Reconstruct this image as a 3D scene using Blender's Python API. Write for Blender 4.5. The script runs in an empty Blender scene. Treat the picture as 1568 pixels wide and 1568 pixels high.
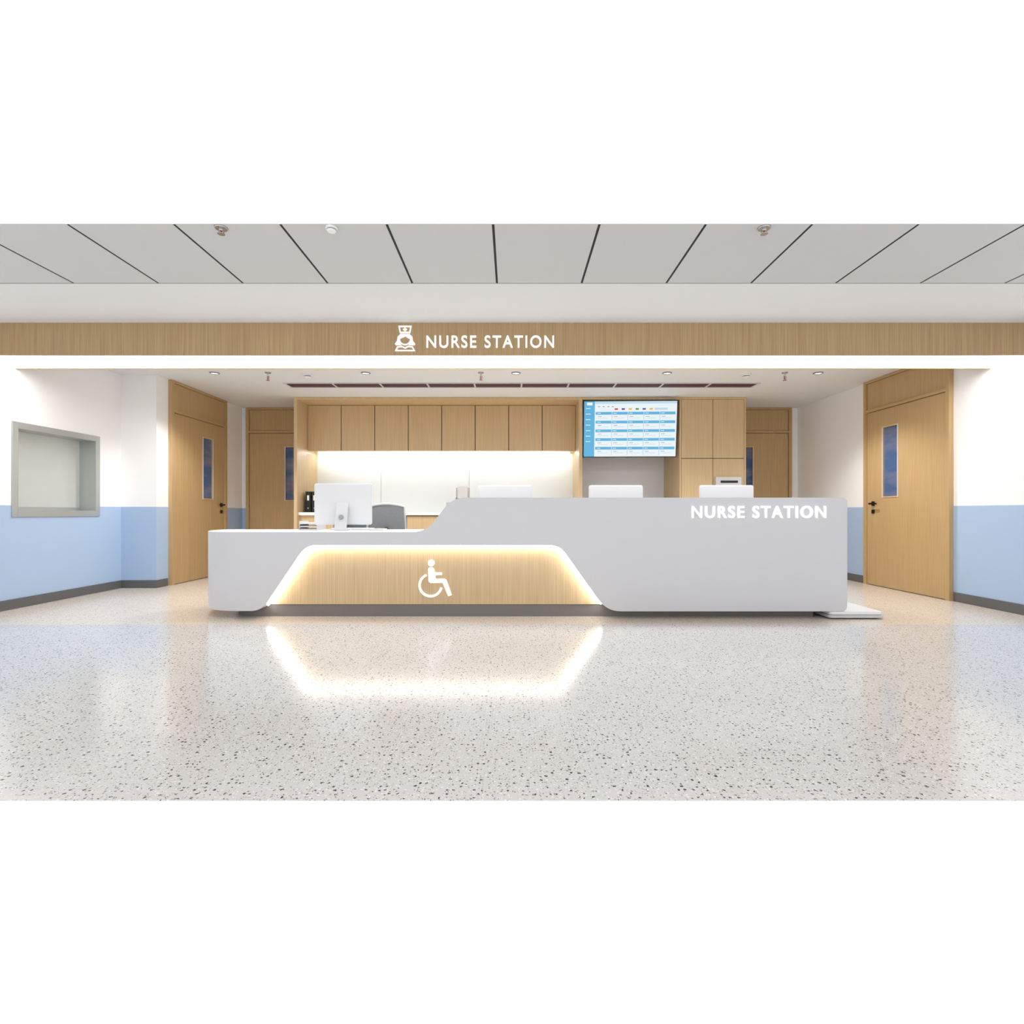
import bpy, bmesh, math, random
from mathutils import Vector, Matrix
random.seed(4)
sc=bpy.context.scene
try:
    sc.view_settings.view_transform='Standard'
    sc.view_settings.look='None'
    sc.view_settings.exposure=0.0
except Exception as e: print(e)
H=0.97; CE=2.72
# ---------------------------------------------------------------- materials
def lin(c):
    r=[]
    for v in c:
        v=v/255.0
        r.append(v/12.92 if v<=0.04045 else ((v+0.055)/1.055)**2.4)
    return (r[0],r[1],r[2],1.0)
MATS={}
def base(name):
    m=bpy.data.materials.new(name); m.use_nodes=True
    nt=m.node_tree; b=nt.nodes['Principled BSDF']; MATS[name]=m
    return m,nt,b
def N(nt,t,**k):
    n=nt.nodes.new(t)
    for a,v in k.items(): setattr(n,a,v)
    return n
def simple(name,col,rough=0.5,metal=0.0,var=0.03,scale=8,coat=0,spec=0.5):
    m,nt,b=base(name)
    c=lin(col)
    geo=N(nt,'ShaderNodeNewGeometry'); no=N(nt,'ShaderNodeTexNoise'); no.inputs['Scale'].default_value=scale
    nt.links.new(geo.outputs['Position'],no.inputs['Vector'])
    mx=N(nt,'ShaderNodeMix',data_type='RGBA')
    mx.inputs[6].default_value=(c[0]*(1-var),c[1]*(1-var),c[2]*(1-var),1)
    mx.inputs[7].default_value=(min(1,c[0]*(1+var)),min(1,c[1]*(1+var)),min(1,c[2]*(1+var)),1)
    nt.links.new(no.outputs['Fac'],mx.inputs[0]); nt.links.new(mx.outputs[2],b.inputs['Base Color'])
    b.inputs['Roughness'].default_value=rough; b.inputs['Metallic'].default_value=metal
    b.inputs['Coat Weight'].default_value=coat; b.inputs['Specular IOR Level'].default_value=spec
    return m
def emit(name,col,strength):
    m,nt,b=base(name); c=lin(col)
    b.inputs['Base Color'].default_value=c
    b.inputs['Emission Color'].default_value=c
    b.inputs['Emission Strength'].default_value=strength
    b.inputs['Roughness'].default_value=0.4
    return m
def wood(name,c1,c2,rough=0.4):
    m,nt,b=base(name)
    geo=N(nt,'ShaderNodeNewGeometry')
    mp=N(nt,'ShaderNodeMapping'); mp.inputs['Scale'].default_value=(105,105,1.8)
    nt.links.new(geo.outputs['Position'],mp.inputs['Vector'])
    n1=N(nt,'ShaderNodeTexNoise'); n1.inputs['Scale'].default_value=1.0; n1.inputs['Detail'].default_value=4; n1.inputs['Roughness'].default_value=0.6
    nt.links.new(mp.outputs['Vector'],n1.inputs['Vector'])
    mp2=N(nt,'ShaderNodeMapping'); mp2.inputs['Scale'].default_value=(14,14,0.5)
    nt.links.new(geo.outputs['Position'],mp2.inputs['Vector'])
    n2=N(nt,'ShaderNodeTexNoise'); n2.inputs['Scale'].default_value=1.0; n2.inputs['Detail'].default_value=2
    nt.links.new(mp2.outputs['Vector'],n2.inputs['Vector'])
    ad=N(nt,'ShaderNodeMath',operation='MULTIPLY_ADD'); ad.inputs[1].default_value=0.12
    nt.links.new(n2.outputs['Fac'],ad.inputs[0]); 
    mu=N(nt,'ShaderNodeMath',operation='MULTIPLY'); mu.inputs[1].default_value=0.88
    nt.links.new(n1.outputs['Fac'],mu.inputs[0]); nt.links.new(mu.outputs[0],ad.inputs[2])
    r=N(nt,'ShaderNodeValToRGB')
    r.color_ramp.elements[0].position=0.32; r.color_ramp.elements[0].color=lin(c1)
    r.color_ramp.elements[1].position=0.66; r.color_ramp.elements[1].color=lin(c2)
    nt.links.new(ad.outputs[0],r.inputs['Fac']); nt.links.new(r.outputs['Color'],b.inputs['Base Color'])
    b.inputs['Roughness'].default_value=rough
    return m
def floor_mat(name,c,rough,k=1.0):
    m,nt,b=base(name)
    geo=N(nt,'ShaderNodeNewGeometry')
    dn=N(nt,'ShaderNodeTexNoise'); dn.inputs['Scale'].default_value=105; dn.inputs['Detail'].default_value=2
    nt.links.new(geo.outputs['Position'],dn.inputs['Vector'])
    vm=N(nt,'ShaderNodeVectorMath',operation='MULTIPLY_ADD'); vm.inputs[1].default_value=(0.016,0.016,0.0)
    nt.links.new(dn.outputs['Color'],vm.inputs[0]); nt.links.new(geo.outputs['Position'],vm.inputs[2])
    basec=lin(c)
    n0=N(nt,'ShaderNodeTexNoise'); n0.inputs['Scale'].default_value=150; n0.inputs['Detail'].default_value=3
    nt.links.new(geo.outputs['Position'],n0.inputs['Vector'])
    mx=N(nt,'ShaderNodeMix',data_type='RGBA')
    mx.inputs[6].default_value=tuple(v*0.94 for v in basec[:3])+(1,)
    mx.inputs[7].default_value=tuple(min(1,v*1.06) for v in basec[:3])+(1,)
    nt.links.new(n0.outputs['Fac'],mx.inputs[0]); cur=mx.outputs[2]
    for scale,rad,th,col in ((42,0.15,0.42,(52,50,54)),(85,0.16,0.55,(108,101,98)),(75,0.18,0.6,(178,168,160)),(80,0.2,0.55,(236,235,234))):
        v=N(nt,'ShaderNodeTexVoronoi'); v.voronoi_dimensions='2D'; v.inputs['Scale'].default_value=scale
        nt.links.new(vm.outputs['Vector'],v.inputs['Vector'])
        lt=N(nt,'ShaderNodeMath',operation='LESS_THAN'); 
        sx=N(nt,'ShaderNodeSeparateColor'); nt.links.new(v.outputs['Color'],sx.inputs['Color'])
        rr=N(nt,'ShaderNodeMath',operation='MULTIPLY'); rr.inputs[1].default_value=rad*1.6
        nt.links.new(sx.outputs['Green'],rr.inputs[0])
        nt.links.new(v.outputs['Distance'],lt.inputs[0]); nt.links.new(rr.outputs[0],lt.inputs[1])
        gt=N(nt,'ShaderNodeMath',operation='GREATER_THAN'); gt.inputs[1].default_value=th
        nt.links.new(sx.outputs['Red'],gt.inputs[0])
        ml=N(nt,'ShaderNodeMath',operation='MULTIPLY'); nt.links.new(lt.outputs[0],ml.inputs[0]); nt.links.new(gt.outputs[0],ml.inputs[1])
        m2=N(nt,'ShaderNodeMath',operation='MULTIPLY'); m2.inputs[1].default_value=k; nt.links.new(ml.outputs[0],m2.inputs[0])
        x=N(nt,'ShaderNodeMix',data_type='RGBA'); x.inputs[7].default_value=lin(col)
        nt.links.new(m2.outputs[0],x.inputs[0]); nt.links.new(cur,x.inputs[6]); cur=x.outputs[2]
    nt.links.new(cur,b.inputs['Base Color'])
    b.inputs['Roughness'].default_value=rough
    b.inputs['Specular IOR Level'].default_value=0.6
    return m
def wall_mat(name,white,blue):
    m,nt,b=base(name)
    geo=N(nt,'ShaderNodeNewGeometry'); s=N(nt,'ShaderNodeSeparateXYZ'); nt.links.new(geo.outputs['Position'],s.inputs[0])
    lt=N(nt,'ShaderNodeMath',operation='LESS_THAN'); lt.inputs[1].default_value=1.036
    nt.links.new(s.outputs['Z'],lt.inputs[0])
    no=N(nt,'ShaderNodeTexNoise'); no.inputs['Scale'].default_value=60; nt.links.new(geo.outputs['Position'],no.inputs['Vector'])
    mx=N(nt,'ShaderNodeMix',data_type='RGBA'); mx.inputs[6].default_value=lin(white); mx.inputs[7].default_value=lin(blue)
    nt.links.new(lt.outputs[0],mx.inputs[0]); nt.links.new(mx.outputs[2],b.inputs['Base Color'])
    bp=N(nt,'ShaderNodeBump'); bp.inputs['Strength'].default_value=0.03; nt.links.new(no.outputs['Fac'],bp.inputs['Height']); nt.links.new(bp.outputs[0],b.inputs['Normal'])
    b.inputs['Roughness'].default_value=0.5
    return m
def painted_glass_view(name):  # bluish dusk view and sky reflection painted into the glass colour as noise
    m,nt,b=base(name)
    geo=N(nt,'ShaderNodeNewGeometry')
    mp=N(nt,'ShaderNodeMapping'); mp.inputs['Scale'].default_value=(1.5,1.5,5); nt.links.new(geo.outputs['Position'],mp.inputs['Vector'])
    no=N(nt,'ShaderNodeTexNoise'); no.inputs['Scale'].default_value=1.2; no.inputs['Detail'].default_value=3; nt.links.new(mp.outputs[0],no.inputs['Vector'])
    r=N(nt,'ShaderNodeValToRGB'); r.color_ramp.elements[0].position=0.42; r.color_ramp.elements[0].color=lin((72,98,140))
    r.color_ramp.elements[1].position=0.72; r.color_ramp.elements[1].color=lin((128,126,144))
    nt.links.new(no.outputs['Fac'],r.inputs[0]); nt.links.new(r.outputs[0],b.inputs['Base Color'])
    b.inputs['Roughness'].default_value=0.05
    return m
wall_mat('wall_paint',(249,248,248),(170,194,224))
simple('ceiling_paint',(230,231,232),0.7,var=0.01)
simple('ceiling_panel',(205,206,207),0.6,var=0.01)
simple('dark_gap',(50,50,50),0.8)
simple('baseboard_grey',(96,96,98),0.45)
wood('oak_door',(182,150,106),(198,167,122))
wood('oak_cabinet',(200,171,128),(216,189,147))
wood('oak_fascia',(166,137,98),(192,164,122),0.45)
wood('oak_counter',(196,169,129),(216,191,152))
simple('wood_seam',(84,62,42),0.6)
simple('counter_white',(214,214,218),0.35,var=0.01)
simple('desk_white',(244,244,244),0.3,var=0.01)
simple('kick_grey',(122,119,117),0.4)
simple('sign_white_glow',(254,254,254),0.4,var=0.0)
simple('steel',(186,190,188),0.35,metal=0.6)
simple('steel_back',(208,211,207),0.4,metal=0.2)
simple('black_metal',(35,33,32),0.35,metal=0.5)
simple('black_plastic',(24,24,26),0.4)
simple('screen_white_plastic',(224,225,228),0.3,var=0.0)
simple('grey_plastic',(150,152,154),0.4)
simple('light_grey_plastic',(206,207,210),0.4)
simple('chair_mesh',(140,144,148),0.7,var=0.3,scale=160)
simple('glass_splash',(244,249,250),0.15,var=0.01)
simple('diffuser_brown',(98,68,68),0.6)
simple('red_bulb',(190,40,40),0.3)
simple('niche_wall',(240,240,242),0.6,var=0.01)
simple('paper',(240,240,238),0.6)
simple('chrome',(200,200,200),0.15,metal=1.0)
painted_glass_view('door_glass_painted')
floor_mat('terrazzo',(210,209,208),0.15)
floor_mat('vinyl_beige',(222,210,195),0.2,0.6)
emit('light_panel',(255,255,255),7.5)
emit('led_warm',(255,250,243),19.0)
emit('led_warm_top',(255,250,243),17.0)
emit('led_cool',(252,255,255),20.0)
emit('lamp_disc',(255,255,252),1.3)
m_=MATS['sign_white_glow'].node_tree.nodes['Principled BSDF']; m_.inputs['Emission Color'].default_value=(1,1,1,1); m_.inputs['Emission Strength'].default_value=0.3  # faint emission added so white lettering and symbols look brighter
for k,(c,s) in {'tv_white':((240,248,252),1.0),'tv_blue':((90,180,226),1.0),'tv_pale':((190,224,242),1.0),'tv_deep':((30,130,190),1.0),'tv_red':((220,50,50),1.0),'tv_green':((60,160,70),1.0),'tv_purple':((90,60,170),1.0),'tv_yellow':((240,190,50),1.0),'tv_text':((90,110,130),.6)}.items():
    emit(k,c,s*0.92); MATS[k].node_tree.nodes['Principled BSDF'].inputs['Base Color'].default_value=(0.02,0.02,0.02,1)
# ---------------------------------------------------------------- mesh builder
class MB:
    def __init__(s,name,M=None):
        s.name=name; s.bm=bmesh.new(); s.mats=[]; s.M=M or Matrix.Identity(4)
    def mi(s,m):
        if m not in s.mats: s.mats.append(m)
        return s.mats.index(m)
    def V(s,p): return s.bm.verts.new(s.M@Vector(p))
    def F(s,vs,m,smooth=False):
        try:
            f=s.bm.faces.new(vs); f.material_index=s.mi(m); f.smooth=smooth; return f
        except ValueError: return None
    def box(s,x0,x1,y0,y1,z0,z1,m,bev=0):
        vs=[s.V((x,y,z)) for z in (z0,z1) for y in (y0,y1) for x in (x0,x1)]
        fs=[s.F([vs[i] for i in q],m) for q in ((0,2,3,1),(4,5,7,6),(0,1,5,4),(2,6,7,3),(0,4,6,2),(1,3,7,5))]
        if bev>0:
            es=set(e for f in fs for e in f.edges)
            r=bmesh.ops.bevel(s.bm,geom=list(es),offset=bev,segments=3,profile=0.5,affect='EDGES')
            for f in r['faces']: f.material_index=s.mi(m)
    def prism(s,pts,axis,a,b,m,cap=None,smooth=False):
        """pts 2d polygon; axis 'y': pts=(x,z) ; 'z': (x,y); 'x': (y,z)"""
        def P(p,t):
            return (p[0],t,p[1]) if axis=='y' else ((p[0],p[1],t) if axis=='z' else (t,p[0],p[1]))
        A=[s.V(P(p,a)) for p in pts]; B=[s.V(P(p,b)) for p in pts]
        n=len(pts)
        s.F(A,m); s.F(B[::-1],m)
        for i in range(n):
            s.F([A[i],B[i],B[(i+1)%n],A[(i+1)%n]],m,smooth)
    def cyl(s,c,r,axis,a,b,m,n=28,r2=None):
        r2=r if r2 is None else r2
        def P(t,rr,k):
            u=c[0]+rr*math.cos(k);v=c[1]+rr*math.sin(k)
            return (u,t,v) if axis=='y' else ((u,v,t) if axis=='z' else (t,u,v))
        A=[s.V(P(a,r,2*math.pi*i/n)) for i in range(n)]; B=[s.V(P(b,r2,2*math.pi*i/n)) for i in range(n)]
        s.F(A,m); s.F(B[::-1],m)
        for i in range(n): s.F([A[i],B[i],B[(i+1)%n],A[(i+1)%n]],m,True)
    def tube(s,pts,r,m,n=10):
        rings=[]
        for i,p in enumerate(pts):
            p=Vector(p); d=(Vector(pts[min(i+1,len(pts)-1)])-Vector(pts[max(i-1,0)])).normalized()
            up=Vector((0,0,1)) if abs(d.z)<0.95 else Vector((1,0,0))
            a=d.cross(up).normalized(); b=d.cross(a)
            rings.append([s.V(p+r*(math.cos(2*math.pi*k/n)*a+math.sin(2*math.pi*k/n)*b)) for k in range(n)])
        for i in range(len(rings)-1):
            for k in range(n): s.F([rings[i][k],rings[i][(k+1)%n],rings[i+1][(k+1)%n],rings[i+1][k]],m,True)
        s.F(rings[0],m); s.F(rings[-1][::-1],m)
    def stroke(s,pts,w,y0,y1,m,closed=False,mf=None):
        """flat stroke in xz plane, mitred"""
        n=len(pts); L=[];R=[]
        for i in range(n):
            p=Vector(pts[i]); a=Vector(pts[i-1]) if (i>0 or closed) else p; b=Vector(pts[(i+1)%n]) if (i<n-1 or closed) else p
            d1=(p-a).normalized() if (p-a).length>0 else (b-p).normalized(); d2=(b-p).normalized() if (b-p).length>0 else d1
            t=(d1+d2).normalized(); nn=Vector((-t.y,t.x)); k=max(0.5,nn.dot(Vector((-d1.y,d1.x))))
            L.append(p+nn*w/2/k); R.append(p-nn*w/2/k)
        rg=range(n if closed else n-1)
        for i in rg:
            j=(i+1)%n
            s.prism([tuple(L[i]),tuple(L[j]),tuple(R[j]),tuple(R[i])],'y',y0,y1,mf(pts[i],pts[j]) if mf else m)
    def build(s,parent=None,bevel=0,seg=2,center=True):
        bmesh.ops.recalc_face_normals(s.bm,faces=s.bm.faces[:])
        me=bpy.data.meshes.new(s.name); s.bm.to_mesh(me); s.bm.free()
        for m in s.mats: me.materials.append(MATS[m])
        o=bpy.data.objects.new(s.name,me); sc.collection.objects.link(o)
        if center and me.vertices:
            c=Vector([sum((min(v.co[i] for v in me.vertices),max(v.co[i] for v in me.vertices)))/2 for i in range(3)])
            me.transform(Matrix.Translation(-c)); o.location=c
        if bevel>0:
            md=o.modifiers.new('bevel','BEVEL'); md.width=bevel; md.segments=seg; md.limit_method='ANGLE'; md.angle_limit=math.radians(40)
        if parent:
            bpy.context.view_layer.update()
            o.parent=parent; o.matrix_parent_inverse=parent.matrix_world.inverted()
        return o
def rot(x,y,z,a): return Matrix.Translation((x,y,z))@Matrix.Rotation(math.radians(a),4,'Z')
def rrect(x0,x1,z0,z1,r,n=6):
    pts=[]
    for cx,cz,a0 in ((x1-r,z1-r,0),(x0+r,z1-r,90),(x0+r,z0+r,180),(x1-r,z0+r,270)):
        for i in range(n+1):
            a=math.radians(a0+90*i/n); pts.append((cx+r*math.cos(a),cz+r*math.sin(a)))
    return pts
# ---------------------------------------------------------------- room shell
XL,XLD,XR=-4.99,-4.54,4.81; YB=8.8; YF=3.175; YN=1.76; YC=4.0
fl=MB('floor')
fl.box(-5.3,5.0,YN,4.5,-0.003,0,'terrazzo'); fl.box(-5.3,5.0,4.5,9.0,-0.003,0,'vinyl_beige'); fl.build()
c=MB('ceiling')
c.box(-5.3,5.0,YF+0.012,9.0,CE+0.004,CE+0.006,'dark_gap')
c.box(-5.3,5.0,YC+0.006,9.0,CE,CE+0.004,'ceiling_paint')
g=0.008; sp=0.6475; k=-9
while True:
    a=-0.115+sp*k; b_=a+sp
    if a>5.0: break
    x0=max(a,-5.3)+g; x1=min(b_,5.0)-g
    if x1>x0: c.box(x0,x1,YF,YC-0.006,CE,CE+0.002,'ceiling_panel')
    k+=1
c.build()
# left wall with hatch opening
hy0,hy1,hz0,hz1=5.26,6.26,0.975,1.825
w=MB('wall_left')
w.box(-5.3,XL,YF,hy0,0,CE,'wall_paint'); w.box(-5.3,XL,hy1,6.67,0,CE,'wall_paint')
w.box(-5.3,XL,hy0,hy1,0,hz0,'wall_paint'); w.box(-5.3,XL,hy0,hy1,hz1,CE,'wall_paint')
w.box(-5.3,-5.19,hy0,hy1,hz0,hz1,'wall_paint'); w.build()
w=MB('wall_left_corridor'); w.box(-5.3,XLD,6.67,YB,0,CE,'wall_paint'); w.build()
w=MB('wall_right'); w.box(XR,5.0,YF,YB,0,CE,'wall_paint'); w.build()
w=MB('wall_back'); w.box(-5.3,5.0,YB,9.0,0,CE,'wall_paint'); w.build()
t=0.012
b=MB('baseboard_left'); b.box(XL,XL+t,YF,6.67,0,0.1,'baseboard_grey'); b.box(XL,XLD+t,6.67-t,6.67,0,0.1,'baseboard_grey')
b.box(XLD,XLD+t,6.67,6.88,0,0.1,'baseboard_grey'); b.box(XLD,XLD+t,8.26,YB,0,0.1,'baseboard_grey'); b.build(bevel=0.003)
b=MB('baseboard_right'); b.box(XR-t,XR,YF,5.68,0,0.1,'baseboard_grey'); b.box(XR-t,XR,7.09,YB,0,0.1,'baseboard_grey'); b.build(bevel=0.003)
b=MB('baseboard_back'); b.box(XLD+t,-4.46,YB-t,YB,0,0.1,'baseboard_grey'); b.box(4.69,XR-t,YB-t,YB,0,0.1,'baseboard_grey'); b.build()
# service hatch in the left wall
h=MB('service_hatch')
fo=0.055; X=XL+0.012
h.box(XL,X,hy0-fo,hy0,hz0-fo,hz1+fo,'steel'); h.box(XL,X,hy1,hy1+fo,hz0-fo,hz1+fo,'steel')
h.box(XL,X,hy0,hy1,hz0-fo,hz0,'steel'); h.box(XL,X,hy0,hy1,hz1,hz1+fo,'steel')
h.box(-5.18,X,hy0,hy0+0.01,hz0,hz1,'steel'); h.box(-5.18,X,hy1-0.01,hy1,hz0,hz1,'steel')
h.box(-5.18,X,hy0,hy1,hz0,hz0+0.01,'steel'); h.box(-5.18,X,hy0,hy1,hz1-0.01,hz1,'steel')
h.box(-5.19,-5.175,hy0,hy1,hz0,hz1,'steel_back')
h.box(-5.175,-5.165,hy0+0.01,hy1-0.01,hz0+0.01,hz0+0.05,'steel'); h.build(bevel=0.002)
# ---------------------------------------------------------------- bulkhead beam
BB=2.42; BY0,BY1=4.83,5.26
b=MB('trim_bulkhead_beam')
b.box(XL,XR,BY0,BY0+0.02,BB,CE,'oak_fascia')
b.box(XL,XR,BY1-0.02,BY1,BB-0.010,CE,'oak_fascia')
b.build()
b=MB('bulkhead_light_panel'); b.box(XL,XR,BY0+0.02,BY1-0.02,BB+0.002,BB+0.03,'light_panel'); b.build()
# ---------------------------------------------------------------- text
def text(name,body,x0,x1,zb,cap,y,mat,off=0.0,depth=0.012,parent=None,space=1.1):
    cu=bpy.data.curves.new(name,'FONT'); cu.body=body; cu.size=1; cu.extrude=0.01; cu.offset=off; cu.space_character=space; cu.space_word=1.1
    o=bpy.data.objects.new(name,cu); sc.collection.objects.link(o); bpy.context.view_layer.update()
    me=bpy.data.meshes.new_from_object(o.evaluated_get(bpy.context.evaluated_depsgraph_get()))
    bpy.data.objects.remove(o)
    xs=[v.co.x for v in me.vertices]; ys=[v.co.y for v in me.vertices]; zs=[v.co.z for v in me.vertices]
    ax,bx,ay,by,az,bz=min(xs),max(xs),min(ys),max(ys),min(zs),max(zs)
    cx=(x0+x1)/2
    for v in me.vertices:
        X=x0+(v.co.x-ax)/(bx-ax)*(x1-x0); Z=zb+(v.co.y-ay)/(by-ay)*cap; Y=y-depth*(v.co.z-az)/(bz-az)
        v.co=(X-cx,Y-y,Z-zb)
    me.materials.clear(); me.materials.append(MATS[mat])
    ob=bpy.data.objects.new(name,me); sc.collection.objects.link(ob); ob.location=(cx,y,zb)
    return ob
text('nurse_station_fascia_sign','NURSE STATION',-0.79,0.388,2.485,0.115,BY0,'sign_white_glow',off=0.014,space=1.2)
# nurse icon
ic=MB('nurse_icon_sign'); s=165.6
def Q(px,py): return ((px-784)/s,H+(784-py)/s)
y0,y1=BY0-0.012,BY0
W='sign_white_glow'
ic.stroke([Q(611.5,500.3),Q(629.5,500.3),Q(627.8,509.5),Q(613.2,509.5)],0.012,y0,y1,W,True)
ic.box(Q(619.6,0)[0],Q(621.4,0)[0],y0,y1,Q(0,508)[1],Q(0,502)[1],W)
ic.box(Q(617.4,0)[0],Q(623.6,0)[0],y0-0.001,y1,Q(0,506)[1],Q(0,504)[1],W)
def arc(cx,cy,r,a0,a1,n=20): return [Q(cx+r*math.cos(math.radians(a0+(a1-a0)*i/n)),cy-r*math.sin(math.radians(a0+(a1-a0)*i/n))) for i in range(n+1)]
lob=[(613.5,512),(618,512),(615,517),(611.8,520),(612.4,525),(615,529),(606,529),(604.8,527),(608.3,522.5),(609.3,516)]
ic.prism([Q(*p) for p in lob],'y',y0,y1,W)
ic.prism([Q(1241-p[0],p[1]) for p in lob][::-1],'y',y0,y1,W)
ic.prism([Q(613.5,512),Q(627.5,512),Q(631,520),Q(625,518.5),Q(621,515.5),Q(617,517.5),Q(612,519.5)],'y',y0-0.001,y1,W)
ic.stroke(arc(620.5,519.5,8.6,185,355),0.011,y0,y1,W)
ic.stroke([Q(606.3,537.2),Q(609.2,531.6),Q(616,531),Q(620.5,533.4),Q(625,531),Q(631.8,531.6),Q(634.7,537.2)],0.011,y0,y1,W,True)
ic.build()
# ---------------------------------------------------------------- doors
def door(name,M,W,ztop,u_win,hand_u,cas=0.05,lz=2.29):
    d=MB(name,M)   # local: x=u along wall, y = outward into room (positive), z
    P=0.03
    d.box(0,cas,0,0.05,0,ztop,'oak_door'); d.box(W-cas,W,0,0.05,0,ztop,'oak_door')
    d.box(cas,W-cas,0,0.05,ztop-0.03,ztop,'oak_door')
    d.box(cas,W-cas,0,0.008,0,ztop-0.03,'wood_seam')
    d.box(cas+0.006,W-cas-0.006,0.008,P,lz+0.045,ztop-0.034,'oak_door')
    d.box(cas,W-cas,0.008,0.05,lz+0.006,lz+0.04,'oak_door')
    a,b2=cas+0.006,W-cas-0.006; wz0,wz1=1.17,2.055; u0,u1=u_win
    d.box(a,u0,0.008,P,0.008,lz,'oak_door'); d.box(u1,b2,0.008,P,0.008,lz,'oak_door')
    d.box(u0,u1,0.008,P,0.008,wz0,'oak_door'); d.box(u0,u1,0.008,P,wz1,lz,'oak_door')
    d.box(u0,u1,0.008,0.014,wz0,wz1,'door_glass_painted')
    f=0.014
    d.box(u0-f,u0,P,P+0.006,wz0-f,wz1+f,'light_grey_plastic'); d.box(u1,u1+f,P,P+0.006,wz0-f,wz1+f,'light_grey_plastic')
    d.box(u0,u1,P,P+0.006,wz0-f,wz0,'oak_cabinet'); d.box(u0,u1,P,P+0.006,wz1,wz1+f,'oak_cabinet')
    sg=1 if hand_u<W/2 else -1
    d.box(hand_u-0.028,hand_u+0.028,P,P+0.01,1.05,1.11,'black_metal',0.003)
    d.cyl((hand_u,1.08),0.012,'y',P+0.01,P+0.055,'black_metal',12)
    d.box(min(hand_u-sg*0.012,hand_u+sg*0.13),max(hand_u-sg*0.012,hand_u+sg*0.13),P+0.045,P+0.062,1.068,1.09,'black_metal',0.004)
    d.box(hand_u-0.025,hand_u+0.025,P,P+0.012,0.95,1.0,'black_metal',0.003)
    return d.build()
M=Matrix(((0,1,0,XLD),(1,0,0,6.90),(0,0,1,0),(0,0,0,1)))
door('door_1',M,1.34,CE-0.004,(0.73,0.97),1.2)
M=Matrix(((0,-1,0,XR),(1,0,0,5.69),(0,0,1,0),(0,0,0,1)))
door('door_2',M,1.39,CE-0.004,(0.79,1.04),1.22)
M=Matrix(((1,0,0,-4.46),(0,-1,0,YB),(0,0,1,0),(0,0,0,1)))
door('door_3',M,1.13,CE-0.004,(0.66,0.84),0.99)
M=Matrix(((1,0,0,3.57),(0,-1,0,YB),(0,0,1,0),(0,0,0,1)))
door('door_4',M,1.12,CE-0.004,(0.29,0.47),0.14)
# ---------------------------------------------------------------- back cabinet unit
CF=7.95
cb=MB('storage_cabinet_unit')
cb.box(-3.32,-3.27,CF,8.8,0,CE-0.002,'oak_cabinet')
cb.box(-3.27,2.55,CF,8.8,CE-0.04,CE-0.002,'oak_cabinet')
cb.box(1.02,1.07,CF,8.8,0,CE-0.04,'oak_cabinet')
ux0,ux1,uy,uz0,uz1=-3.27,1.02,8.36,1.955,CE-0.04
cb.box(ux0,ux1,uy+0.02,8.8,uz0,uz1,'wood_seam')
cb.box(ux0,ux1,uy+0.03,8.79,uz0-0.004,uz0,'oak_cabinet')
n=8; wd=(ux1-ux0)/n
for i in range(n): cb.box(ux0+i*wd+0.006,ux0+(i+1)*wd-0.006,uy,uy+0.02,uz0,uz1-0.006,'oak_cabinet')
cb.box(-1.62,1.02,8.06,8.78,0.08,0.92,'wood_seam')
for i in range(5):
    w_=2.64/5; x0=-1.62+i*w_
    for (a,b2) in ((0.7,0.905),(0.47,0.69),(0.1,0.46)): cb.box(x0+0.004,x0+w_-0.004,8.04,8.06,a,b2,'oak_cabinet')
cb.box(-3.27,-2.75,8.04,8.78,0.08,0.92,'oak_cabinet')
cb.box(-3.27,1.02,8.1,8.78,0,0.08,'kick_grey')
cb.box(-3.27,1.02,8.0,8.78,0.92,0.965,'desk_white')
cb.box(2.55,3.56,CF+0.022,8.8,0,CE-0.002,'oak_cabinet')
cb.box(2.56,3.55,CF+0.016,CF+0.022,0.02,CE-0.05,'wood_seam')
cb.box(2.55,2.575,CF,CF+0.02,0,CE-0.002,'oak_cabinet'); cb.box(3.535,3.56,CF,CF+0.02,0,CE-0.002,'oak_cabinet')
cb.box(2.575,3.535,CF,CF+0.02,CE-0.035,CE-0.002,'oak_cabinet')
for (x0,x1) in ((2.58,3.052),(3.06,3.53)):
    for (z0,z1) in ((1.79,CE-0.04),(0.1,1.78)): cb.box(x0,x1,CF,CF+0.016,z0,z1,'oak_cabinet')
cb.box(1.07,2.55,8.775,8.79,0.96,CE-0.04,'niche_wall')
cb.box(1.07,2.55,8.0,8.775,0.92,0.96,'desk_white'); cb.box(1.07,2.55,8.05,8.775,0,0.92,'oak_cabinet')
for (x0,x1) in ((-3.27,-2.2),(-2.195,-0.72),(-0.715,1.02)): cb.box(x0,x1,8.77,8.785,0.965,uz0-0.004,'glass_splash')
cb.box(-3.2,0.95,8.62,8.66,uz0-0.016,uz0-0.004,'led_cool')
cb.build()
# TV
M=Matrix.Translation((1.80,7.97,2.235))@Matrix.Rotation(math.radians(-2.0),4,'Z')@Matrix.Rotation(math.radians(7),4,'X')
tv=MB('mounted_television',M)
TW,TH=0.712,0.43
tv.box(-TW,TW,0,0.05,-TH,TH,'black_plastic',0.006)
tv.box(-0.25,0.25,0.05,0.12,-0.2,0.2,'black_plastic'); tv.box(-0.05,0.05,0.12,0.72,-0.05,0.05,'black_plastic')
tv.box(-0.05,0.05,-0.002,0.01,-TH-0.012,-TH,'grey_plastic')
sx0,sx1,sz0,sz1=-TW+0.012,TW-0.012,-TH+0.014,TH-0.012
def R(a,b2,c0,c1,m,l=1):
    tv.box(sx0+a*(sx1-sx0),sx0+b2*(sx1-sx0),-0.0012*l,-0.0012*(l-1),sz1-c1*(sz1-sz0),sz1-c0*(sz1-sz0),m)
R(0,1,0,1,'tv_white'); R(0,0.115,0,1,'tv_blue',2)
for i in range(7): R(0.02,0.07,0.12+i*0.1,0.132+i*0.1,'tv_white',3)
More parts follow.
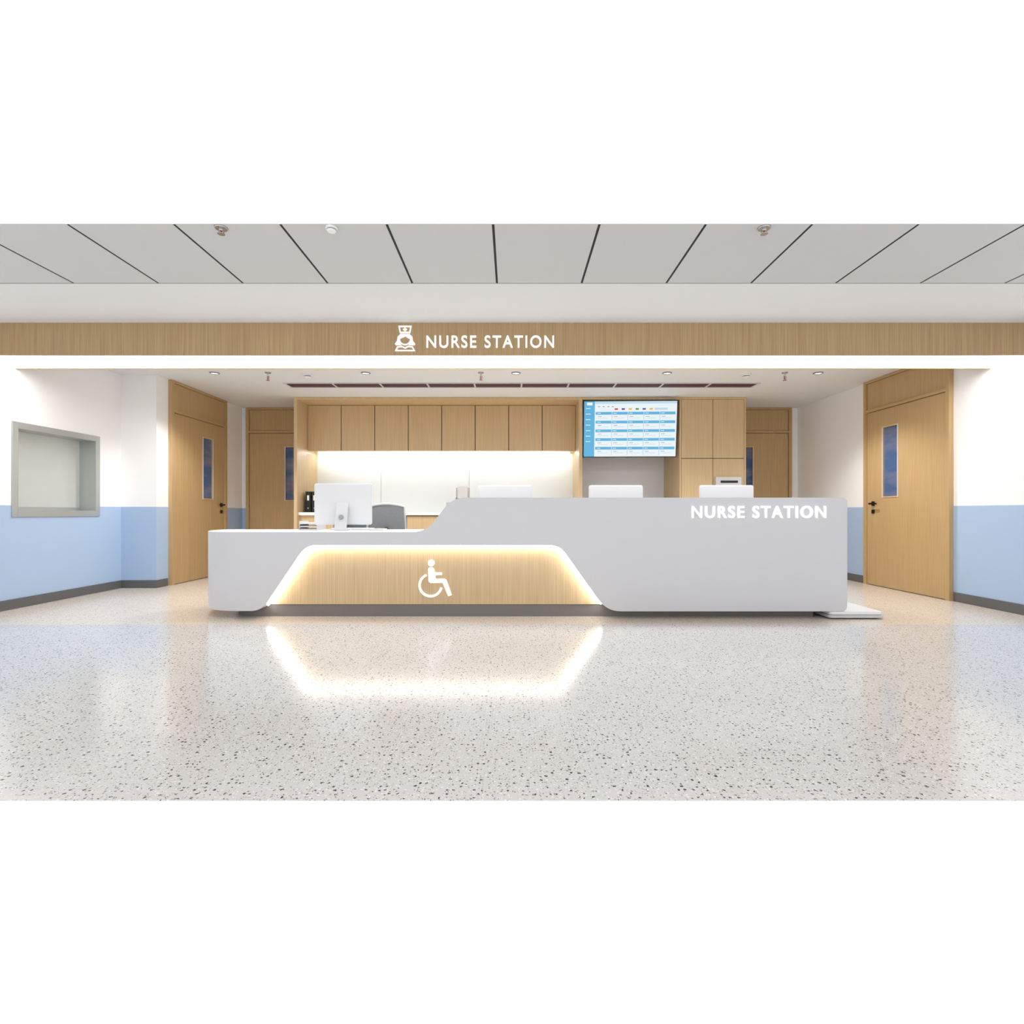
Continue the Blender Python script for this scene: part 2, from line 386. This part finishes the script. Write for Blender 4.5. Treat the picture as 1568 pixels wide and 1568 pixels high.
R(0.03,0.09,0.02,0.07,'tv_white',3)
for i,cn_ in enumerate(('tv_red','tv_purple','tv_yellow','tv_green','tv_purple','tv_yellow')): R(0.33+i*0.075,0.365+i*0.075,0.125,0.155,cn_,2)
R(0.115,1,0.0,0.045,'tv_pale',2); R(0.76,0.9,0.12,0.16,'tv_pale',2)
for i in range(4): R(0.15+i*0.05,0.17+i*0.05,0.09,0.1,'tv_text',2)
for r_ in range(5):
    z=0.19+r_*0.158
    R(0.125,0.985,z,z+0.05,'tv_blue',2)
    for cidx in range(5):
        x=0.13+cidx*0.172
        if cidx: R(x-0.004,x+0.004,z,z+0.15,'tv_pale',3)
        R(x+0.015,x+0.05,z+0.02,z+0.03,'tv_white',3)
        R(x+0.02,x+0.06,z+0.08,z+0.086,'tv_text',3); R(x+0.02,x+0.13,z+0.11,z+0.117,'tv_pale',3)
tv.build()
cp=MB('mounted_control_panel'); cp.box(3.08,3.47,CF-0.06,CF,1.12,1.50,'light_grey_plastic',0.008); cp.box(3.15,3.41,CF-0.064,CF-0.06,1.41,1.445,'black_plastic')
for i in range(5): cp.box(3.15+i*0.055,3.19+i*0.055,CF-0.066,CF-0.06,1.3,1.34,'grey_plastic')
cp.build()
for i in range(2):
    bd=MB('ring_binder'); x0=-3.22+i*0.095
    bd.box(x0,x0+0.08,8.15,8.42,0.965,1.29,'black_plastic',0.003); bd.box(x0+0.025,x0+0.055,8.148,8.15,1.15,1.23,'paper'); bd.cyl((x0+0.04,1.03),0.01,'y',8.146,8.15,'chrome',14); bd.build()
bh=MB('brochure_holder'); bh.box(-0.9,-0.68,8.3,8.42,0.965,0.98,'light_grey_plastic'); bh.box(-0.9,-0.68,8.40,8.42,0.98,1.36,'light_grey_plastic')
bh.box(-0.9,-0.89,8.3,8.40,0.98,1.2,'light_grey_plastic'); bh.box(-0.69,-0.68,8.3,8.40,0.98,1.2,'light_grey_plastic'); bh.box(-0.89,-0.69,8.3,8.305,0.98,1.15,'light_grey_plastic'); bh.box(-0.87,-0.71,8.34,8.38,0.98,1.38,'paper'); bh.build()
# ---------------------------------------------------------------- ceiling fittings
def spot(x,y,r=0.045):
    d=MB('ceiling_downlight')
    n=32
    for i in range(n):
        a0,a1=2*math.pi*i/n,2*math.pi*(i+1)/n
        pr=[(r,CE-0.001),(r*1.35,CE-0.001),(r*1.35,CE-0.006),(r,CE-0.014)]
        A=[d.V((x+q*math.cos(a0),y+q*math.sin(a0),z)) for q,z in pr]; B=[d.V((x+q*math.cos(a1),y+q*math.sin(a1),z)) for q,z in pr]
        for k in range(4): d.F([A[k],A[(k+1)%4],B[(k+1)%4],B[k]],'grey_plastic',True)
    d.cyl((x,y),r,'z',CE-0.005,CE-0.001,'lamp_disc',n)
    bmesh.ops.remove_doubles(d.bm,verts=d.bm.verts[:],dist=1e-5)
    d.build()
for x in (-3.74,-1.84,0.05,1.95,3.85):
    spot(x,6.57)
    l=bpy.data.lights.new('downlight_lamp','SPOT'); l.energy=105; l.spot_size=math.radians(122); l.spot_blend=0.7; l.shadow_soft_size=0.06; l.color=(1,0.99,0.975)
    o=bpy.data.objects.new('downlight_lamp',l); o.location=(x,6.57,CE-0.08); sc.collection.objects.link(o)
def sprinkler(x,y,drop=0.07):
    d=MB('fire_sprinkler')
    d.cyl((x,y),0.035,'z',CE-0.008,CE,'chrome',20,r2=0.04); d.cyl((x,y),0.012,'z',CE-drop*0.5,CE-0.008,'light_grey_plastic',12)
    d.cyl((x,y),0.006,'z',CE-drop*0.9,CE-drop*0.5,'red_bulb',10)
    for sg in (-1,1): d.tube([(x+sg*0.012,y,CE-drop*0.45),(x+sg*0.018,y,CE-drop*0.7),(x+sg*0.006,y,CE-drop*0.93)],0.003,'chrome',6)
    d.cyl((x,y),0.022,'z',CE-drop,CE-drop*0.93,'chrome',16); d.build()
for x,y in ((-3.06,6.55),(-0.39,6.55),(3.42,6.55)): sprinkler(x,y,0.1)
sprinkler(-1.79,3.216,0.04); sprinkler(1.552,3.216,0.04)
def smoke(x,y,k=1):
    d=MB('smoke_detector'); d.cyl((x,y),0.055*k,'z',CE-0.018*k,CE,'desk_white',28,r2=0.06*k); d.cyl((x,y),0.038*k,'z',CE-0.028*k,CE-0.018*k,'grey_plastic',28); d.cyl((x,y),0.035*k,'z',CE-0.042*k,CE-0.028*k,'desk_white',28,r2=0.046*k); d.build()
smoke(-2.60,6.65); smoke(2.98,6.65); smoke(-1.11,3.215,0.65)
df=MB('ceiling_air_diffuser')
dx0,dx1,dy0,dy1=-3.08,3.34,7.08,7.30
df.box(dx0,dx1,dy0,dy1,CE-0.006,CE-0.001,'diffuser_brown')
df.box(dx0-0.02,dx1+0.02,dy0-0.02,dy0,CE-0.012,CE,'light_grey_plastic'); df.box(dx0-0.02,dx1+0.02,dy1,dy1+0.02,CE-0.012,CE,'light_grey_plastic')
for i in range(11):
    x=dx0+i*(dx1-dx0)/10; df.box(x-0.012,x+0.012,dy0,dy1,CE-0.012,CE,'light_grey_plastic')
for j in range(1,4): df.box(dx0,dx1,dy0+j*0.055-0.004,dy0+j*0.055+0.004,CE-0.011,CE-0.006,'diffuser_brown')
df.build()
# ---------------------------------------------------------------- reception counter
CY=4.73; s=169.0
def PX(p): return (p-784)/s
def PZ(p): return H+(784-p)/s
def rounded(pts,cs,n=8):
    out=[pts[0]]
    for i in range(1,len(pts)-1):
        c_=cs[i-1]; p=Vector(pts[i]); a=Vector(pts[i-1]); b2=Vector(pts[i+1])
        A=p+(a-p).normalized()*c_; B=p+(b2-p).normalized()*c_
        for k in range(n+1):
            t_=k/n; q=(1-t_)**2*A+2*t_*(1-t_)*p+t_*t_*B; out.append((q.x,q.y))
    out.append(pts[-1]); return out
XB=-2.45; pxB=784+XB*s
low=rounded([(pxB,935.5),(400,935.5),(468,835),(857,835),(929,936),(1297,936),(1297,926)],[16,16,16,22,9])
top=rounded([(pxB,815),(652,815),(693,762),(1297,762),(1297,772)],[22,20,9])
low=[(PX(a),PZ(b2)) for a,b2 in low]; top=[(PX(a),PZ(b2)) for a,b2 in top]
def interp(pl,x):
    for i in range(len(pl)-1):
        if pl[i][0]-1e-9<=x<=pl[i+1][0]+1e-9 and pl[i+1][0]-pl[i][0]>1e-7:
            t_=(x-pl[i][0])/(pl[i+1][0]-pl[i][0]); return pl[i][1]+t_*(pl[i+1][1]-pl[i][1])
    return pl[-1][1]
xs=sorted(set(round(p[0],5) for p in low+top)); xs2=[xs[0]]
for x in xs[1:]:
    if x-xs2[-1]>0.0008: xs2.append(x)
xe=PX(1297); xs2=[x for x in xs2 if x<xe-0.0005]+[xe]
ctrl=[(-2.2,4.73),(-2.45,4.73),(-2.64,4.755),(-2.79,4.84),(-2.90,4.985),(-2.975,5.17),(-3.01,5.34),(-2.99,5.48),(-2.95,5.6)]
path=[]
for i in range(1,len(ctrl)-2):
    p0,p1,p2,p3=[Vector(ctrl[i+j]) for j in (-1,0,1,2)]
    for k in range(8):
        t_=k/8; path.append(0.5*((2*p1)+(-p0+p2)*t_+(2*p0-5*p1+4*p2-p3)*t_**2+(-p0+3*p1-3*p2+p3)*t_**3))
path.append(Vector(ctrl[-2]))
cols=[]
for i in range(len(path)-1,0,-1):
    d=(path[i-1]-path[min(i+1,len(path)-1)]).normalized(); nrm=Vector((-d.y,d.x))
    cols.append((path[i],nrm,PZ(935.5),PZ(815),xs2[0]))
for x in xs2:
    zl=interp(low,x); zt=interp(top,x)
    if x>=xe-1e-6: zl,zt=PZ(927),PZ(771)
    cols.append((Vector((x,CY)),Vector((0,1)),zl,zt,x))
cn=MB('reception_counter')
TH_=0.11
ring=[];fr=[]
for p,nr,zl,zt,x in cols:
    q=p+nr*TH_
    ring.append((cn.V((p.x,p.y,zl)),cn.V((p.x,p.y,zt)),cn.V((q.x,q.y,zt)),cn.V((q.x,q.y,zl))))
    fr.append((cn.V((p.x,p.y,zl)),cn.V((p.x,p.y,zt))))
for i in range(len(ring)-1):
    a,b2=ring[i],ring[i+1]; x=cols[i][4]
    cn.F([fr[i][0],fr[i+1][0],fr[i+1][1],fr[i][1]],'counter_white',True)
    cn.F([a[1],b2[1],b2[2],a[2]],'counter_white'); cn.F([a[2],b2[2],b2[3],a[3]],'counter_white')
    wd_=PX(405)<x<PX(466)
    cn.F([a[3],b2[3],b2[0],a[0]],'oak_counter' if wd_ else 'counter_white')
cn.F(list(ring[0]),'counter_white'); cn.F(list(ring[-1])[::-1],'counter_white')
WY=CY+TH_+0.006
cn.box(-2.42,0.98,WY,WY+0.05,0.115,0.77,'oak_counter')
led=[p for p in low if PX(404)<p[0]<PX(926)]
LW=0.013
led_in=[]
for i,p in enumerate(led):
    a=Vector(led[max(i-1,0)]); b2=Vector(led[min(i+1,len(led)-1)]); d=(b2-a).normalized(); led_in.append((p[0]+d.y*LW*0.5,p[1]-d.x*LW*0.5))
cn.stroke(led_in,LW,WY-0.05,WY-0.036,'led_warm',mf=lambda p,q:'led_warm_top' if abs(q[1]-p[1])<0.01 and abs(q[0]-p[0])>0.3 else 'led_warm')
cn.prism([(-2.64,5.1),(-2.6,4.97),(-2.52,4.89),(-2.4,4.86),(2.8,4.86),(2.8,5.42),(-2.6,5.42),(-2.64,5.3)],'z',0,0.115,'kick_grey')
poly=[(p.x+0.004,p.y+0.003) for p in path]+[(-0.62,5.48),(-0.62,CY+0.003)]
cn.prism(poly,'z',0.75,PZ(815)+0.002,'desk_white')
cn.box(-2.7,-0.62,4.93,4.97,0.115,0.75,'desk_white')
cn.box(-2.7,-2.66,4.97,5.44,0.115,0.75,'desk_white')
cn.box(-0.5,3.0,CY+TH_,5.12,1.06,PZ(762)-0.001,'counter_white')
cn.box(-0.62,2.98,4.92,4.97,0.115,1.06,'counter_white')
cn.box(-0.62,2.98,4.97,5.72,0.715,0.75,'desk_white')
cn.box(2.98,3.03,CY+TH_,5.75,0.085,1.06,'counter_white')
for x in (-0.6,0.6,1.75,2.9): cn.box(x,x+0.04,4.97,5.7,0.08,0.715,'desk_white')
for x in (-0.6,0.6,1.75): cn.box(x,x+0.04,5.42,5.7,0.0,0.08,'kick_grey')
cn.box(2.84,2.98,4.88,5.7,0.085,0.115,'kick_grey')
s2=800/WY
def Q2(px,py): return ((px-784)/s2,H+(784-py)/s2)
ya,yb=WY-0.012,WY
cn.cyl(Q2(660.5,862),5.2/s2,'y',ya,yb,'sign_white_glow',24)
def arc2(cx,cy,r,a0,a1,n=30): return [Q2(cx+r*math.cos(math.radians(a0+(a1-a0)*i/n)),cy-r*math.sin(math.radians(a0+(a1-a0)*i/n))) for i in range(n+1)]
cn.stroke(arc2(659.5,896,16.8,112,348),3.6/s2,ya,yb,'sign_white_glow')
cn.prism([Q2(655.5,871),Q2(658,868.5),Q2(662.5,868.5),Q2(665,871),Q2(666,876.5),Q2(677,876.5),Q2(677,880.5),Q2(666.5,880.5),Q2(667.2,886),Q2(681,886),Q2(684,888),Q2(692,911),Q2(686.5,913),Q2(678,892.5),Q2(659,892.5),Q2(656.5,890)],'y',ya,yb,'sign_white_glow')
ctr=cn.build()
sg=text('sign_lettering','NURSE STATION',PX(1058),PX(1263),PZ(793.5),19/s,CY-0.001,'sign_white_glow',off=0.022,depth=0.02,space=1.2)
bpy.context.view_layer.update(); sg.parent=ctr; sg.matrix_parent_inverse=ctr.matrix_world.inverted()
# ---------------------------------------------------------------- scale platform
sc_=MB('patient_weighing_scale')
sc_.prism(rrect(2.87,3.37,4.72,5.3,0.03),'z',0.012,0.036,'light_grey_plastic')
sc_.prism(rrect(2.88,3.36,4.73,5.29,0.03),'z',0.04,0.068,'desk_white')
sc_.prism(rrect(2.9,3.34,4.75,5.27,0.02),'z',0.036,0.04,'grey_plastic')
for x in (2.93,3.31):
    for y in (4.78,5.24): sc_.cyl((x,y),0.025,'z',0,0.012,'black_plastic',16)
sc_.build(bevel=0.003)
# ---------------------------------------------------------------- monitors (back to camera)
def monitor(x,y,z,a,up=0.0):
    M=rot(x,y,z,a); m=MB('computer_monitor',M)
    W=0.278; z0=0.055+up; z1=0.462+up
    m.prism(rrect(-W,W,z0,z1,0.022),'y',0.0,0.012,'screen_white_plastic')
    m.prism(rrect(-W+0.012,W-0.012,z0+0.012,z1-0.012,0.02),'y',-0.012,0.0,'screen_white_plastic')
    m.prism(rrect(-W+0.02,W-0.02,z0+0.07,z1-0.02,0.01),'y',0.012,0.014,'black_plastic')
    prof=[(-0.014,0.27+up),(-0.03,0.275+up),(-0.125,0.012),(-0.125,0.0),(0.1,0.0),(0.1,0.008),(-0.1,0.01),(-0.014,0.24+up)]
    m.prism(prof,'x',-0.055,0.055,'light_grey_plastic')
    m.M=M@Matrix.Translation((0,-0.085,0.13))@Matrix.Rotation(math.radians(-20),4,'X')
    m.cyl((0,0),0.024,'y',-0.0105,0.0,'grey_plastic',24)
    m.build(bevel=0.002)
monitor(-1.66,5.14,PZ(815)+0.003,4)
for x in (-0.07,1.07,2.21): monitor(x,5.38,0.751,0,0.034)
kb=MB('keyboard'); z=PZ(815)+0.003
kb.box(-1.85,-1.42,5.3,5.43,z,z+0.012,'light_grey_plastic',0.003)
for i in range(14):
    for j in range(4): kb.box(-1.84+i*0.0297,-1.84+i*0.0297+0.025,5.31+j*0.029,5.31+j*0.029+0.024,z+0.012,z+0.017,'desk_white')
kb.build()
pt=MB('document_tray'); 
for i in range(3):
    zz=z+0.0+i*0.03; pt.box(-2.12,-1.94,5.2,5.44,zz,zz+0.005,'light_grey_plastic'); pt.box(-2.12,-2.115,5.2,5.44,zz+0.005,zz+0.03,'light_grey_plastic'); pt.box(-1.945,-1.94,5.2,5.44,zz+0.005,zz+0.03,'light_grey_plastic'); pt.box(-2.11,-1.95,5.21,5.43,zz+0.005,zz+0.012,'paper')
pt.build()
bk=MB('notebook'); bk.box(-1.40,-1.26,5.1,5.28,z,z+0.003,'light_grey_plastic'); bk.box(-1.397,-1.263,5.103,5.277,z+0.003,z+0.013,'paper'); bk.box(-1.40,-1.26,5.1,5.28,z+0.013,z+0.016,'light_grey_plastic'); bk.build()
# ---------------------------------------------------------------- office chair
ch=MB('office_chair',rot(-1.47,6.15,0,12))
def CP2(u,v): wdt=0.215*(1-0.1*v*v); return (u*wdt,-0.24-0.05*v+0.05*u*u,0.56+0.5*v-(0.03*u*u*v))
for i in range(12):
    for j in range(9):
        def CP(i,j): return CP2(-1+2*i/12,j/9)
        ch.F([ch.V(CP(i,j)),ch.V(CP(i+1,j)),ch.V(CP(i+1,j+1)),ch.V(CP(i,j+1))],'chair_mesh',True)
loop=[CP2(-1+i/6,0) for i in range(13)]+[CP2(1,j/8) for j in range(1,9)]+[CP2(1-i/6,1) for i in range(1,13)]+[CP2(-1,1-j/8) for j in range(1,9)]
ch.tube(loop,0.013,'light_grey_plastic',8)
ch.prism(rrect(-0.24,0.24,-0.22,0.25,0.08),'z',0.45,0.52,'chair_mesh')
ch.prism(rrect(-0.2,0.2,-0.18,0.2,0.06),'z',0.42,0.45,'black_plastic')
ch.tube([(0,-0.1,0.43),(0,-0.26,0.44),(0,-0.27,0.6),(0,-0.28,0.8)],0.02,'black_plastic')
for sx in (-1,1):
    ch.tube([(sx*0.2,0.0,0.44),(sx*0.29,0.0,0.47),(sx*0.29,0.0,0.68)],0.014,'black_plastic'); ch.box(sx*0.29-0.035,sx*0.29+0.035,-0.13,0.13,0.68,0.71,'black_plastic',0.01)
ch.cyl((0,0),0.03,'z',0.1,0.43,'chrome',18)
for i in range(5):
    a=2*math.pi*i/5; ch.tube([(0,0,0.12),(0.15*math.cos(a),0.15*math.sin(a),0.1),(0.28*math.cos(a),0.28*math.sin(a),0.07)],0.018,'chrome')
    ch.cyl((0.28*math.cos(a),0.03),0.03,'y',0.28*math.sin(a)-0.02,0.28*math.sin(a)+0.02,'black_plastic',16)
bmesh.ops.remove_doubles(ch.bm,verts=ch.bm.verts[:],dist=1e-5)
ch.build()
# ---------------------------------------------------------------- world & camera
wd=bpy.data.worlds.new('world'); sc.world=wd; wd.use_nodes=True
bg=wd.node_tree.nodes['Background']; bg.inputs[0].default_value=(1,1,1,1); bg.inputs[1].default_value=1.1
cam=bpy.data.cameras.new('camera'); co=bpy.data.objects.new('camera',cam); sc.collection.objects.link(co)
co.location=(0,0,H); co.rotation_euler=(math.radians(90),0,0); cam.sensor_width=36; cam.lens=36*800/1568; cam.clip_start=0.05; cam.clip_end=100
sc.camera=co
